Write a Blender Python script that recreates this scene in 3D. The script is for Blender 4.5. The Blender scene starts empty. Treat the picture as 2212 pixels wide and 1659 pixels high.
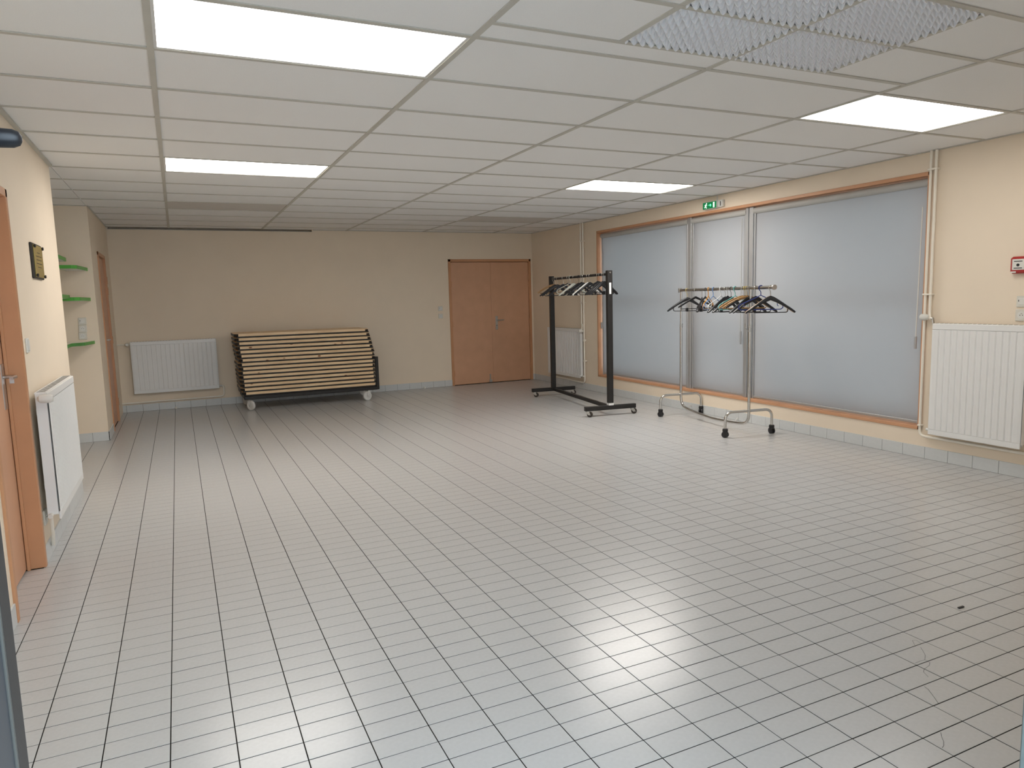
import bpy, math, random
from mathutils import Matrix, Vector
random.seed(7)
sc = bpy.context.scene
COL = sc.collection
PI = math.pi

# ------------------------------------------------------------------ camera
W, H, FPX = 2212, 1659, 1531.12
CAM_Z = 1.4132
PITCH, ROLL, YAW = -0.1217, 0.0271, -0.4365
Rz = Matrix.Rotation(YAW, 3, 'Z'); Rx = Matrix.Rotation(PITCH, 3, 'X'); Rr = Matrix.Rotation(ROLL, 3, 'Y')
R = Rz @ Rx @ Rr                       # columns: right, forward, up
cam = bpy.data.cameras.new('camera'); cam_o = bpy.data.objects.new('camera', cam); COL.objects.link(cam_o)
cam.sensor_fit = 'HORIZONTAL'; cam.sensor_width = 36.0; cam.lens = FPX / W * 36.0
cam.clip_start = 0.02; cam.clip_end = 200
M = Matrix((R.col[0], R.col[2], -R.col[1])).transposed().to_4x4(); M.translation = (0, 0, CAM_Z)
cam_o.matrix_world = M
sc.camera = cam_o

# ------------------------------------------------------------------ world, exposure
sc.view_settings.view_transform = 'Standard'; sc.view_settings.look = 'None'
sc.view_settings.gamma = 1.0; sc.view_settings.use_curve_mapping = False
sc.view_settings.exposure = 0.82
world = bpy.data.worlds.new('sky'); sc.world = world; world.use_nodes = True
bg = world.node_tree.nodes['Background']
bg.inputs[0].default_value = (0.70, 0.86, 1.0, 1); bg.inputs[1].default_value = 3.4
LED_NEAR, LED_FAR, LED_FAR_RIGHT = 4.0, 9.8, 14.0

# ------------------------------------------------------------------ materials
MATS = {}
def mat(name, col, rough=0.6, metal=0.0, bump=0.0, bscale=200.0, var=0.0, vscale=8.0, spec=0.5, emit=None, estr=0.0, coat=0.0):
    m = bpy.data.materials.new(name); m.use_nodes = True; nt = m.node_tree
    b = nt.nodes['Principled BSDF']
    b.inputs['Base Color'].default_value = (*col, 1); b.inputs['Roughness'].default_value = rough
    b.inputs['Metallic'].default_value = metal; b.inputs['Specular IOR Level'].default_value = spec
    b.inputs['Coat Weight'].default_value = coat
    tc = nt.nodes.new('ShaderNodeTexCoord')
    n = nt.nodes.new('ShaderNodeTexNoise'); n.inputs['Scale'].default_value = vscale; n.inputs['Detail'].default_value = 4
    nt.links.new(tc.outputs['Object'], n.inputs['Vector'])
    if var > 0:
        r = nt.nodes.new('ShaderNodeValToRGB')
        r.color_ramp.elements[0].position = 0.3; r.color_ramp.elements[1].position = 0.7
        r.color_ramp.elements[0].color = (*[c * (1 - var) for c in col], 1)
        r.color_ramp.elements[1].color = (*[min(1, c * (1 + var)) for c in col], 1)
        nt.links.new(n.outputs['Fac'], r.inputs['Fac']); nt.links.new(r.outputs['Color'], b.inputs['Base Color'])
    if bump > 0:
        n2 = nt.nodes.new('ShaderNodeTexNoise'); n2.inputs['Scale'].default_value = bscale; n2.inputs['Detail'].default_value = 3
        nt.links.new(tc.outputs['Object'], n2.inputs['Vector'])
        bp = nt.nodes.new('ShaderNodeBump'); bp.inputs['Strength'].default_value = bump; bp.inputs['Distance'].default_value = 0.002
        nt.links.new(n2.outputs['Fac'], bp.inputs['Height']); nt.links.new(bp.outputs['Normal'], b.inputs['Normal'])
    if emit:
        b.inputs['Emission Color'].default_value = (*emit, 1); b.inputs['Emission Strength'].default_value = estr
    MATS[name] = m
    return m

mat('wall', (0.88, 0.755, 0.60), 0.75, bump=0.05, bscale=160, var=0.015, vscale=3)
mat('tile', (0.535, 0.535, 0.53), 0.25, var=0.03, vscale=60, spec=0.5)
mat('base_tile', (0.66, 0.675, 0.67), 0.3, var=0.02, vscale=40)
mat('grout', (0.014, 0.012, 0.011), 0.95, var=0.2, vscale=30, spec=0.1)
mat('ceil_tile', (0.89, 0.885, 0.87), 0.9, bump=0.05, bscale=420, var=0.025, vscale=260)
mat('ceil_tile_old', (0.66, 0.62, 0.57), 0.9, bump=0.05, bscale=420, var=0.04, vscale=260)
mat('tbar', (0.56, 0.54, 0.48), 0.5, var=0.03)
mat('plenum', (0.05, 0.05, 0.05), 0.95, var=0.1)
mat('louver_back', (0.90, 0.90, 0.93), 0.6, var=0.01)
mat('louver', (0.95, 0.95, 0.965), 0.4, var=0.02)
mat('led', (0.9, 0.9, 0.9), 0.5, emit=(1.0, 0.95, 0.89), estr=LED_NEAR)
mat('led_far', (0.9, 0.9, 0.9), 0.5, emit=(1.0, 0.95, 0.89), estr=LED_FAR)
mat('led_far_right', (0.9, 0.9, 0.9), 0.5, emit=(1.0, 0.95, 0.89), estr=LED_FAR_RIGHT)
mat('led_frame', (0.75, 0.74, 0.72), 0.4, var=0.02)
mat('door', (0.66, 0.375, 0.23), 0.42, bump=0.06, bscale=300, var=0.04, vscale=6)
mat('door_frame', (0.60, 0.305, 0.155), 0.4, var=0.05, vscale=5)
mat('window_wood', (0.63, 0.33, 0.18), 0.45, var=0.06, vscale=7)
mat('rad', (0.86, 0.86, 0.845), 0.35, var=0.01)
mat('pipe', (0.93, 0.87, 0.76), 0.4, var=0.015)
mat('white_plastic', (0.78, 0.77, 0.72), 0.35, var=0.01)
mat('switch', (0.74, 0.71, 0.63), 0.4, var=0.01)
mat('dark', (0.02, 0.02, 0.02), 0.5, var=0.1)
mat('black_metal', (0.013, 0.0115, 0.011), 0.5, var=0.2, vscale=30)
mat('black_plastic', (0.011, 0.011, 0.013), 0.42, var=0.15, vscale=30)
mat('chrome', (0.62, 0.60, 0.57), 0.16, metal=1.0, var=0.03)
mat('steel', (0.55, 0.54, 0.52), 0.32, metal=1.0, var=0.05, vscale=30)
mat('alu', (0.50, 0.50, 0.50), 0.4, metal=0.6, var=0.02)
mat('blind_tube', (0.46, 0.455, 0.43), 0.5, var=0.02)
mat('rubber', (0.045, 0.035, 0.028), 0.6, var=0.1)
mat('white_wheel', (0.72, 0.71, 0.68), 0.4, var=0.03)
mat('brass', (0.55, 0.43, 0.16), 0.38, metal=0.75, var=0.08, vscale=20)
mat('plaque_back', (0.03, 0.025, 0.02), 0.4, var=0.1)
mat('red', (0.42, 0.02, 0.02), 0.35, var=0.03)
mat('sign_body', (0.72, 0.71, 0.67), 0.45, var=0.01)
mat('sign_green', (0.0, 0.09, 0.03), 0.4, emit=(0.0, 0.22, 0.06), estr=0.35)
mat('sign_white', (0.8, 0.9, 0.8), 0.4, emit=(0.75, 1.0, 0.8), estr=0.75)
mat('sign_arrow', (0.3, 0.9, 0.5), 0.4, emit=(0.1, 1.0, 0.4), estr=1.0)
mat('leaf_blue', (0.030, 0.042, 0.058), 0.35, var=0.05)
mat('leaf_grey', (0.030, 0.029, 0.028), 0.5, var=0.05)
mat('leaf_seal', (0.10, 0.10, 0.09), 0.5, var=0.05)
mat('jamb', (0.13, 0.16, 0.155), 0.55, bump=0.6, bscale=60, var=0.05, vscale=30)
mat('shelf_under', (0.74, 0.73, 0.69), 0.4, var=0.01)
mat('green_edge', (0.09, 0.40, 0.05), 0.35, var=0.05)
mat('tan_wood', (0.36, 0.20, 0.085), 0.45, var=0.12, vscale=40)
mat('pale_wood', (0.66, 0.44, 0.27), 0.45, var=0.08, vscale=40)
mat('brown_wood', (0.34, 0.185, 0.06), 0.42, var=0.15, vscale=40)
mat('pale_grey', (0.56, 0.57, 0.51), 0.4, var=0.03)
mat('hanger_white', (0.80, 0.79, 0.77), 0.35, var=0.02)
mat('orange', (0.72, 0.31, 0.03), 0.38, var=0.03)
mat('light_blue', (0.13, 0.24, 0.46), 0.38, var=0.03)
mat('dark_blue', (0.012, 0.03, 0.22), 0.36, var=0.05)
mat('teal', (0.22, 0.60, 0.57), 0.38, var=0.03)
mat('navy_black', (0.014, 0.017, 0.026), 0.4, var=0.1)
mat('wire', (0.62, 0.60, 0.55), 0.3, metal=1.0, var=0.03)
mat('gold_wire', (0.66, 0.52, 0.16), 0.3, metal=0.6, var=0.03)
mat('glass', (0.55, 0.62, 0.66), 0.05, var=0.01)
g = MATS['glass'].node_tree.nodes['Principled BSDF']; g.inputs['Transmission Weight'].default_value = 0.95; g.inputs['IOR'].default_value = 1.05
mat('glass_shelf', (0.80, 0.86, 0.80), 0.1, var=0.01)
g = MATS['glass_shelf'].node_tree.nodes['Principled BSDF']; g.inputs['Transmission Weight'].default_value = 0.6; g.inputs['IOR'].default_value = 1.2

def blind_mat():
    m = bpy.data.materials.new('blind_fabric'); m.use_nodes = True; nt = m.node_tree
    b = nt.nodes['Principled BSDF']; out = nt.nodes['Material Output']
    b.inputs['Base Color'].default_value = (0.50, 0.505, 0.52, 1); b.inputs['Roughness'].default_value = 0.8
    tl = nt.nodes.new('ShaderNodeBsdfTranslucent'); tl.inputs['Color'].default_value = (0.62, 0.575, 0.54, 1)
    mx = nt.nodes.new('ShaderNodeMixShader'); mx.inputs[0].default_value = 0.42
    tc = nt.nodes.new('ShaderNodeTexCoord'); w = nt.nodes.new('ShaderNodeTexNoise'); w.inputs['Scale'].default_value = 500
    bp = nt.nodes.new('ShaderNodeBump'); bp.inputs['Strength'].default_value = 0.15; bp.inputs['Distance'].default_value = 0.001
    nt.links.new(tc.outputs['Object'], w.inputs['Vector']); nt.links.new(w.outputs['Fac'], bp.inputs['Height'])
    nt.links.new(bp.outputs['Normal'], b.inputs['Normal'])
    nt.links.new(b.outputs[0], mx.inputs[1]); nt.links.new(tl.outputs[0], mx.inputs[2]); nt.links.new(mx.outputs[0], out.inputs[0])
    MATS['blind_fabric'] = m
blind_mat()

def pine_mat():
    m = bpy.data.materials.new('pine'); m.use_nodes = True; nt = m.node_tree; L = nt.links.new
    b = nt.nodes['Principled BSDF']; b.inputs['Roughness'].default_value = 0.45
    tc = nt.nodes.new('ShaderNodeTexCoord'); oi = nt.nodes.new('ShaderNodeObjectInfo')
    mp = nt.nodes.new('ShaderNodeMapping'); mp.inputs['Scale'].default_value = (1.2, 14, 22)
    add = nt.nodes.new('ShaderNodeVectorMath'); add.operation = 'ADD'
    mul = nt.nodes.new('ShaderNodeVectorMath'); mul.operation = 'SCALE'; mul.inputs[3].default_value = 37.0
    cb = nt.nodes.new('ShaderNodeCombineXYZ')
    L(oi.outputs['Random'], cb.inputs[0]); L(oi.outputs['Random'], cb.inputs[2]); L(cb.outputs[0], mul.inputs[0])
    L(tc.outputs['Object'], add.inputs[0]); L(mul.outputs[0], add.inputs[1]); L(add.outputs[0], mp.inputs[0])
    n = nt.nodes.new('ShaderNodeTexNoise'); n.inputs['Scale'].default_value = 3.0; n.inputs['Detail'].default_value = 6
    L(mp.outputs[0], n.inputs['Vector'])
    r = nt.nodes.new('ShaderNodeValToRGB')
    r.color_ramp.elements[0].color = (0.70, 0.46, 0.25, 1); r.color_ramp.elements[0].position = 0.3
    r.color_ramp.elements[1].color = (0.92, 0.70, 0.44, 1); r.color_ramp.elements[1].position = 0.65
    L(n.outputs['Fac'], r.inputs[0])
    # knots
    mp2 = nt.nodes.new('ShaderNodeMapping'); mp2.inputs['Scale'].default_value = (5.0, 5.0, 9)
    v = nt.nodes.new('ShaderNodeTexVoronoi'); v.inputs['Scale'].default_value = 1.0
    L(add.outputs[0], mp2.inputs[0]); L(mp2.outputs[0], v.inputs['Vector'])
    k = nt.nodes.new('ShaderNodeValToRGB')
    k.color_ramp.elements[0].color = (0.25, 0.10, 0.03, 1); k.color_ramp.elements[0].position = 0.07
    k.color_ramp.elements[1].color = (1, 1, 1, 1); k.color_ramp.elements[1].position = 0.13
    L(v.outputs['Distance'], k.inputs[0])
    mx = nt.nodes.new('ShaderNodeMix'); mx.data_type = 'RGBA'; mx.blend_type = 'MULTIPLY'; mx.inputs[0].default_value = 1
    L(r.outputs[0], mx.inputs[6]); L(k.outputs[0], mx.inputs[7]); L(mx.outputs[2], b.inputs['Base Color'])
    MATS['pine'] = m
pine_mat()

# ------------------------------------------------------------------ geometry helpers
class MB:
    def __init__(s): s.v = []; s.f = []; s.sm = []
    def add(s, vs, fs, smooth=False):
        o = len(s.v); s.v += [tuple(map(float, q)) for q in vs]
        s.f += [tuple(i + o for i in q) for q in fs]; s.sm += [smooth] * len(fs)
        return s
    def box(s, a, b, ch=0.0):
        x0, x1 = sorted((a[0], b[0])); y0, y1 = sorted((a[1], b[1])); z0, z1 = sorted((a[2], b[2]))
        if ch <= 0:
            vs = [(x0, y0, z0), (x1, y0, z0), (x1, y1, z0), (x0, y1, z0), (x0, y0, z1), (x1, y0, z1), (x1, y1, z1), (x0, y1, z1)]
            return s.add(vs, [(0, 3, 2, 1), (4, 5, 6, 7), (0, 1, 5, 4), (1, 2, 6, 5), (2, 3, 7, 6), (3, 0, 4, 7)])
        c = min(ch, (x1 - x0) / 2.01, (y1 - y0) / 2.01, (z1 - z0) / 2.01)
        def oct_(x0, x1, y0, y1, z): return [(x0 + c, y0, z), (x1 - c, y0, z), (x1, y0 + c, z), (x1, y1 - c, z), (x1 - c, y1, z), (x0 + c, y1, z), (x0, y1 - c, z), (x0, y0 + c, z)]
        def inset(z): return [(x0 + c, y0 + c, z)] * 0 + [(x0 + 1.4 * c, y0 + c, z), (x1 - 1.4 * c, y0 + c, z), (x1 - c, y0 + 1.4 * c, z), (x1 - c, y1 - 1.4 * c, z), (x1 - 1.4 * c, y1 - c, z), (x0 + 1.4 * c, y1 - c, z), (x0 + c, y1 - 1.4 * c, z), (x0 + c, y0 + 1.4 * c, z)]
        rings = [inset(z0), oct_(x0, x1, y0, y1, z0 + c), oct_(x0, x1, y0, y1, z1 - c), inset(z1)]
        vs = sum(rings, []); fs = [tuple(range(7, -1, -1)), tuple(range(24, 32))]
        for k in range(3):
            for i in range(8): j = (i + 1) % 8; fs.append((k * 8 + i, k * 8 + j, k * 8 + 8 + j, k * 8 + 8 + i))
        return s.add(vs, fs)
    def prism(s, pts, z0, z1, axis='z', smooth=False):
        n = len(pts)
        def P(a, b, c): return {'z': (a, b, c), 'y': (a, c, b), 'x': (c, a, b)}[axis]
        vs = [P(a, b, z0) for a, b in pts] + [P(a, b, z1) for a, b in pts]
        fs = [tuple(range(n - 1, -1, -1)), tuple(range(n, 2 * n))] + [(i, (i + 1) % n, n + (i + 1) % n, n + i) for i in range(n)]
        return s.add(vs, fs, smooth)
    def tube(s, pts, r, n=10, closed=False, r2=None, up=None):
        pts = [Vector(q) for q in pts]; N = len(pts)
        rr = r if isinstance(r, (list, tuple)) else [r] * N
        rb = rr if r2 is None else (r2 if isinstance(r2, (list, tuple)) else [r2] * N)
        vs = []; fs = []; prev = None
        for i, q in enumerate(pts):
            if closed: t = pts[(i + 1) % N] - pts[i - 1]
            else: t = pts[min(i + 1, N - 1)] - pts[max(i - 1, 0)]
            t.normalize()
            if up is not None: a = Vector(up) - t * t.dot(Vector(up))
            elif prev is None:
                a = Vector((0, 0, 1)) if abs(t.z) < 0.9 else Vector((1, 0, 0)); a = a - t * a.dot(t)
            else: a = prev - t * prev.dot(t)
            a.normalize(); prev = a; b = t.cross(a)
            for k in range(n):
                an = 2 * PI * k / n; vs.append(q + a * (math.cos(an) * rr[i]) + b * (math.sin(an) * rb[i]))
        for i in range(N if closed else N - 1):
            for k in range(n):
                i2 = (i + 1) % N; k2 = (k + 1) % n
                fs.append((i * n + k, i * n + k2, i2 * n + k2, i2 * n + k))
        if not closed: fs += [tuple(range(n - 1, -1, -1)), tuple((N - 1) * n + k for k in range(n))]
        return s.add(vs, fs, True)
    def lathe(s, prof, c=(0, 0, 0), axis='z', n=20):
        vs = []; fs = []
        for (r, h) in prof:
            for k in range(n):
                a = 2 * PI * k / n; p, q = r * math.cos(a), r * math.sin(a)
                w = {'z': (p, q, h), 'x': (h, p, q), 'y': (q, h, p)}[axis]
                vs.append((c[0] + w[0], c[1] + w[1], c[2] + w[2]))
        m = len(prof)
        for i in range(m - 1):
            for k in range(n): k2 = (k + 1) % n; fs.append((i * n + k, i * n + k2, (i + 1) * n + k2, (i + 1) * n + k))
        fs += [tuple(range(n - 1, -1, -1)), tuple((m - 1) * n + k for k in range(n))]
        return s.add(vs, fs, True)
    def mesh(s, name, m, off=(0, 0, 0)):
        me = bpy.data.meshes.new(name)
        me.from_pydata([(x - off[0], y - off[1], z - off[2]) for x, y, z in s.v], [], s.f)
        me.polygons.foreach_set('use_smooth', s.sm)
        me.materials.append(MATS[m]); me.update()
        if any(s.sm):
            try: me.set_sharp_from_angle(angle=math.radians(40))
            except Exception: pass
        return me
    def build(s, name, m, parent=None, world=False):
        off = (0, 0, 0)
        if world and parent is not None:
            o = parent; off = Vector((0, 0, 0))
            while o is not None: off = off + Vector(o.location); o = o.parent
        return link(name, s.mesh(name, m, off), parent)

def link(name, me, parent=None, loc=None):
    o = bpy.data.objects.new(name, me); COL.objects.link(o)
    if parent is not None: o.parent = parent
    if loc is not None: o.location = loc
    return o
def tag(o, label, cat, group=None):
    o['label'] = label; o['category'] = cat
    if group: o['group'] = group
    return o
def thing(name, label, cat, loc=(0, 0, 0), rz=0.0, group=None):
    o = bpy.data.objects.new(name, None); COL.objects.link(o); o.empty_display_size = 0.05
    o.location = loc; o.rotation_euler = (0, 0, rz)
    return tag(o, label, cat, group)
def struct(o, label=None):
    o['kind'] = 'structure'
    if label: o['label'] = label
    return o
def fillet(pts, r=0.04, n=5):
    pts = [Vector(q) for q in pts]; out = [pts[0]]
    for i in range(1, len(pts) - 1):
        a, b, c = pts[i - 1], pts[i], pts[i + 1]
        d1 = (a - b); d2 = (c - b); q = min(r, d1.length * 0.48, d2.length * 0.48)
        p1 = b + d1.normalized() * q; p2 = b + d2.normalized() * q
        for k in range(n + 1):
            t = k / n; out.append(p1 * (1 - t) ** 2 + b * 2 * t * (1 - t) + p2 * t * t)
    out.append(pts[-1]); return out
def rect_minus(a0, a1, b0, b1, holes):
    A = sorted({a0, a1, *[h[0] for h in holes], *[h[1] for h in holes]}); B = sorted({b0, b1, *[h[2] for h in holes], *[h[3] for h in holes]})
    out = []
    for i in range(len(A) - 1):
        for j in range(len(B) - 1):
            ca, cb = (A[i] + A[i + 1]) / 2, (B[j] + B[j + 1]) / 2
            if not any(h[0] < ca < h[1] and h[2] < cb < h[3] for h in holes): out.append((A[i], A[i + 1], B[j], B[j + 1]))
    return out

# ------------------------------------------------------------------ room dimensions
HC = 2.4704
XL, XR, YB, YF = -0.772, 5.500, 10.85, 0.55      # left, right, back, front faces
YN, YP = 6.29, 8.66                              # alcove in the left wall between these
XA = -1.42
ZT = 2.75

# floor -------------------------------------------------------------
fl = MB()
fl.box((XA - .2, YF - 2.5, -0.12), (XR + .3, YB + .2, -0.0012))
floor = struct(fl.build('floor', 'grout'))
TX, TY, FX0, FY0 = 0.1954, 0.0990, -0.5165, 2.2391
def project(P):
    c = R.transposed() @ (Vector(P) - Vector((0, 0, CAM_Z)))
    if c.y < 0.05: return None
    return W / 2 + FPX * c.x / c.y, H / 2 - FPX * c.z / c.y
J = 0.0036
def tile_mb(w, d, mb, cx=0, cy=0):
    e = 0.0006
    x0, x1, y0, y1 = cx - w / 2, cx + w / 2, cy - d / 2, cy + d / 2
    vs = [(x0, y0, -.0012), (x1, y0, -.0012), (x1, y1, -.0012), (x0, y1, -.0012),
          (x0, y0, -e * .6), (x1, y0, -e * .6), (x1, y1, -e * .6), (x0, y1, -e * .6),
          (x0 + e, y0 + e, 0), (x1 - e, y0 + e, 0), (x1 - e, y1 - e, 0), (x0 + e, y1 - e, 0)]
    fs = [(8, 9, 10, 11)]
    for k in (0, 4):
        for i in range(4): j = (i + 1) % 4; fs.append((k + i, k + j, k + 4 + j, k + 4 + i))
    mb.add(vs, fs)
tiles = []
i0 = math.floor((XA - FX0) / TX); i1 = math.ceil((XR - FX0) / TX)
j0 = math.floor((YF - FY0) / TY); j1 = math.ceil((YB - FY0) / TY)
for i in range(i0, i1 + 1):
    for j in range(j0, j1 + 1):
        x0, x1 = FX0 + i * TX + J / 2, FX0 + (i + 1) * TX - J / 2
        y0, y1 = FY0 + j * TY + J / 2, FY0 + (j + 1) * TY - J / 2
        left = XA if YN < (y0 + y1) / 2 < YP else XL
        if 3.755 < (y0 + y1) / 2 < 4.565: left = XL - 0.10
        x0, x1, y0, y1 = max(x0, left), min(x1, XR), max(y0, YF), min(y1, YB)
        if x1 - x0 < 0.012 or y1 - y0 < 0.012: continue
        q = [project((a, b, 0)) for a, b in ((x0, y0), (x1, y0), (x1, y1), (x0, y1))]
        area = 0
        if None not in q:
            qc = [(min(max(a, 0), W), min(max(b, 0), H)) for a, b in q]
            area = abs(sum(qc[k][0] * qc[(k + 1) % 4][1] - qc[(k + 1) % 4][0] * qc[k][1] for k in range(4))) / 2
        tiles.append((area, (x0 + x1) / 2, (y0 + y1) / 2, x1 - x0, y1 - y0))
tiles.sort(key=lambda t: -t[0])
cache = {}
for area, cx, cy, w, d in tiles[:300]:
    key = (round(w, 4), round(d, 4))
    if key not in cache:
        t = MB(); tile_mb(w, d, t); cache[key] = t.mesh('floor_tile', 'tile')
    o = link('floor_tile', cache[key], floor, (cx, cy, random.uniform(-.0003, .0003)))
    o.rotation_euler = (random.uniform(-.0022, .0022), random.uniform(-.0012, .0012), 0)
field = MB()
for area, cx, cy, w, d in tiles[300:]: tile_mb(w, d, field, cx, cy)
o = field.build('floor_tile_field', 'tile', floor); o['kind'] = 'stuff'; o['label'] = 'pale grey floor tiles further back in the room'

# hairline cracks and scuffs, as parts of the floor
def ribbon(pts, w, name='tile_crack'):
    m = MB()
    for a, b in zip(pts[:-1], pts[1:]):
        a = Vector(a); b = Vector(b); d = (b - a).normalized(); n = Vector((-d.y, d.x)) * w / 2
        m.add([(a.x - n.x, a.y - n.y, .0006), (b.x - n.x, b.y - n.y, .0006), (b.x + n.x, b.y + n.y, .0006), (a.x + n.x, a.y + n.y, .0006)], [(0, 1, 2, 3)])
    m.build(name, 'grout', floor)
def V2(*q): return [Vector(a) for a in q]
ribbon(V2((2.54, 1.74), (2.574, 1.777), (2.59, 1.771), (2.58, 1.745)), .0009)
ribbon(V2((2.551, 1.726), (2.53, 1.70), (2.509, 1.677), (2.476, 1.656), (2.45, 1.658), (2.422, 1.657)), .0011)
ribbon(V2((2.476, 1.656), (2.473, 1.634), (2.453, 1.622), (2.41, 1.613), (2.39, 1.601), (2.374, 1.572)), .0011)
ribbon(V2((2.302, 1.537), (2.297, 1.519), (2.27, 1.48), (2.244, 1.445)), .0014)
ribbon(V2((2.1, 1.341), (2.08, 1.325), (2.064, 1.308), (2.045, 1.295), (2.029, 1.289)), .0011)
tag(MB().box((3.012, 1.868, 0.0004), (3.048, 1.879, 0.006), .002).build('rubber_scrap', 'black_plastic'), 'small black scrap lying on the pale floor tiles at right', 'scrap')

# walls -------------------------------------------------------------
w = MB()
for a0, a1, b0, b1 in rect_minus(YF, YN, 0, ZT, [(3.755, 4.565, -1, 2.045)]): w.box((XL - .12, a0, b0), (XL, a1, b1))
w.box((XL - .16, 3.70, 0), (XL - .1195, 4.65, 2.10))  # added slab behind the left door, stops light leaking past the leaf
struct(w.build('wall_left', 'wall'))
w = MB()
w.box((XA - .12, YN - .12, 0), (XL - .12, YN, ZT)); w.box((XA - .12, YN, 0), (XA, YP + .12, ZT))
w.box((XA, YP, 0), (XL - .12, YP + .12, ZT)); 
for a0, a1, b0, b1 in rect_minus(YP, YB, 0, ZT, [(9.27, 10.12, -1, 2.05)]): w.box((XL - .12, a0, b0), (XL + .008, a1, b1))
w.box((XL - .16, 9.2, 0), (XL - .1195, 10.2, 2.10))  # unseen slab added behind the side door to block light at its gaps
struct(w.build('wall_alcove', 'wall'))
w = MB()
DX0, DX1, DZ = 3.985, 5.465, 2.045
for a0, a1, b0, b1 in rect_minus(XL - .12, XR + .12, 0, ZT, [(DX0, DX1, -1, DZ), (XL + .03, 1.88, HC - .022, ZT)]): w.box((a0, YB, b0), (a1, YB + .15, b1))
w.box((XL + .03, YB + .12, HC - .022), (1.88, YB + .15, ZT))  # backs a recess shaped into the wall so the ceiling gap goes dark
w.box((DX0, YB + .11, 0), (DX1, YB + .15, DZ))  # blocker added behind the double door, keeps outside light from its edges
struct(w.build('wall_back', 'wall'))
WY0, WY1, WZ0, WZ1 = 3.80, 8.79, 0.233, 2.316
w = MB()
for a0, a1, b0, b1 in rect_minus(YF - .2, YB, 0, ZT, [(WY0, WY1, WZ0, WZ1)]): w.box((XR, a0, b0), (XR + .20, a1, b1))
struct(w.build('wall_right', 'wall'))
w = MB()
for a0, a1, b0, b1 in rect_minus(XL - .12, XR, 0, ZT, [(-.40, 1.06, -1, 2.15)]): w.box((a0, YF - .2, b0), (a1, YF, b1))
struct(w.build('wall_front', 'wall'))
struct(MB().box((1.0535, YF - .2, 0), (1.075, YF + .008, 2.16), .003).build('trim_1', 'jamb'), 'pale painted jamb of the entrance at the right edge')

# ceiling -----------------------------------------------------------
c = MB(); c.box((XA - .12, YF - .2, ZT), (XR + .2, YB + .15, ZT + .1))
ceiling = struct(c.build('ceiling', 'plenum'))
LX = [-0.0171 + 1.2 * k for k in range(-1, 6)]
RY = lambda r: 3.4017 + .5918 * r
GY = [2.645, 2.248, 1.848]
TB = 0.013
rows = [RY(r) for r in range(-5, 13)]
rows_vent = [RY(-5) + .1, RY(-4) + .06, 1.45] + GY[::-1] + [RY(r) for r in range(-1, 13)]
rows_vent = [1.00, 1.43] + GY[::-1] + [RY(r) for r in range(-1, 13)]
cells = []
LEDS = {(0, -1), (0, 4), (3, -1), (3, 4)}
def xclip(a, b): return max(a, XL), min(b, XR)
def column(x0, x1, ys, k):
    ys = [y for y in ys if YF + .05 < y < YB - .02]
    ys = [YF] + ys + [YB]
    for a, b in zip(ys[:-1], ys[1:]): cells.append((x0, x1, a, b, k))
for k in range(-1, 5):
    x0, x1 = (LX[k + 1], LX[k + 2]); x0, x1 = xclip(x0, x1)
    if x1 - x0 < .05: continue
    column(x0, x1, rows_vent if k in (1, 2) else rows, k)
tc = {}
vent_cells = []; led_cells = []
new = []
for x0, x1, a, b, k in cells:
    ym = (a + b) / 2
    if k in (1, 2) and (abs(a - GY[1]) < .01 or abs(a - GY[2]) < .01):
        mid = (LX[2] + LX[3]) / 2 if k == 1 else (LX[3] + LX[4]) / 2
        vx = (mid, x1) if k == 1 else (x0, mid); tx = (x0, mid) if k == 1 else (mid, x1)
        vent_cells.append((vx[0], vx[1], a, b)); new.append((tx[0], tx[1], a, b, k))
        MB().box((mid - TB, a + TB, HC), (mid + TB, b - TB, HC + .005)).build('grid_bar', 'tbar', ceiling)
        continue
    if any(kk == k and abs(a - RY(rr)) < .01 for kk, rr in LEDS):
        led_cells.append((x0, x1, a, b)); continue
    new.append((x0, x1, a, b, k))
for x0, x1, a, b, k in new:
    wx, wy = x1 - x0 - .004, b - a - .004
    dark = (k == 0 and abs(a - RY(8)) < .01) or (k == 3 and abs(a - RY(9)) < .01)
    gap = .035 if (b > YB - .01 and x0 < 1.0) else 0
    key = (round(wx, 3), round(wy - gap, 3), dark)
    if key not in tc:
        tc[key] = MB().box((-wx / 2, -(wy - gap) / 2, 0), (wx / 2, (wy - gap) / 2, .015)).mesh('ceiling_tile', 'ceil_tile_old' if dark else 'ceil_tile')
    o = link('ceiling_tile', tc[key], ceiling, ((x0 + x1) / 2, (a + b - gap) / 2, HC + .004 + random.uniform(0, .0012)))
    o.rotation_euler = (random.uniform(-.0012, .0012), random.uniform(-.0006, .0006), 0)
# alcove ceiling tiles
for a, b in zip([YN] + [RY(r) for r in range(5, 9)], [RY(r) for r in range(5, 9)] + [YP]):
    MB().box((XA, a + .002, HC + .004), (XL - .002, b - .002, HC + .019)).build('ceiling_tile', 'ceil_tile', ceiling)
    if a > YN: MB().box((XA, a - TB, HC), (XL, a + TB, HC + .004)).build('grid_bar', 'tbar', ceiling)
for k in range(5):
    MB().box((LX[k + 1] - TB, YF, HC - .0015), (LX[k + 1] + TB, YB - .005, HC + .004)).build('main_runner', 'tbar', ceiling)
bars = {}
for k in range(-1, 5):
    x0, x1 = xclip(LX[k + 1], LX[k + 2])
    ys = [y for y in (rows_vent if k in (1, 2) else rows) if YF + .05 < y < YB - .02]
    for y in ys:
        L = x1 - x0 - 2 * TB; key = round(L, 3)
        if key not in bars: bars[key] = MB().box((-L / 2, -TB, 0), (L / 2, TB, .0045)).mesh('cross_bar', 'tbar')
        link('cross_bar', bars[key], ceiling, ((x0 + x1) / 2, y, HC - .0005))
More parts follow.
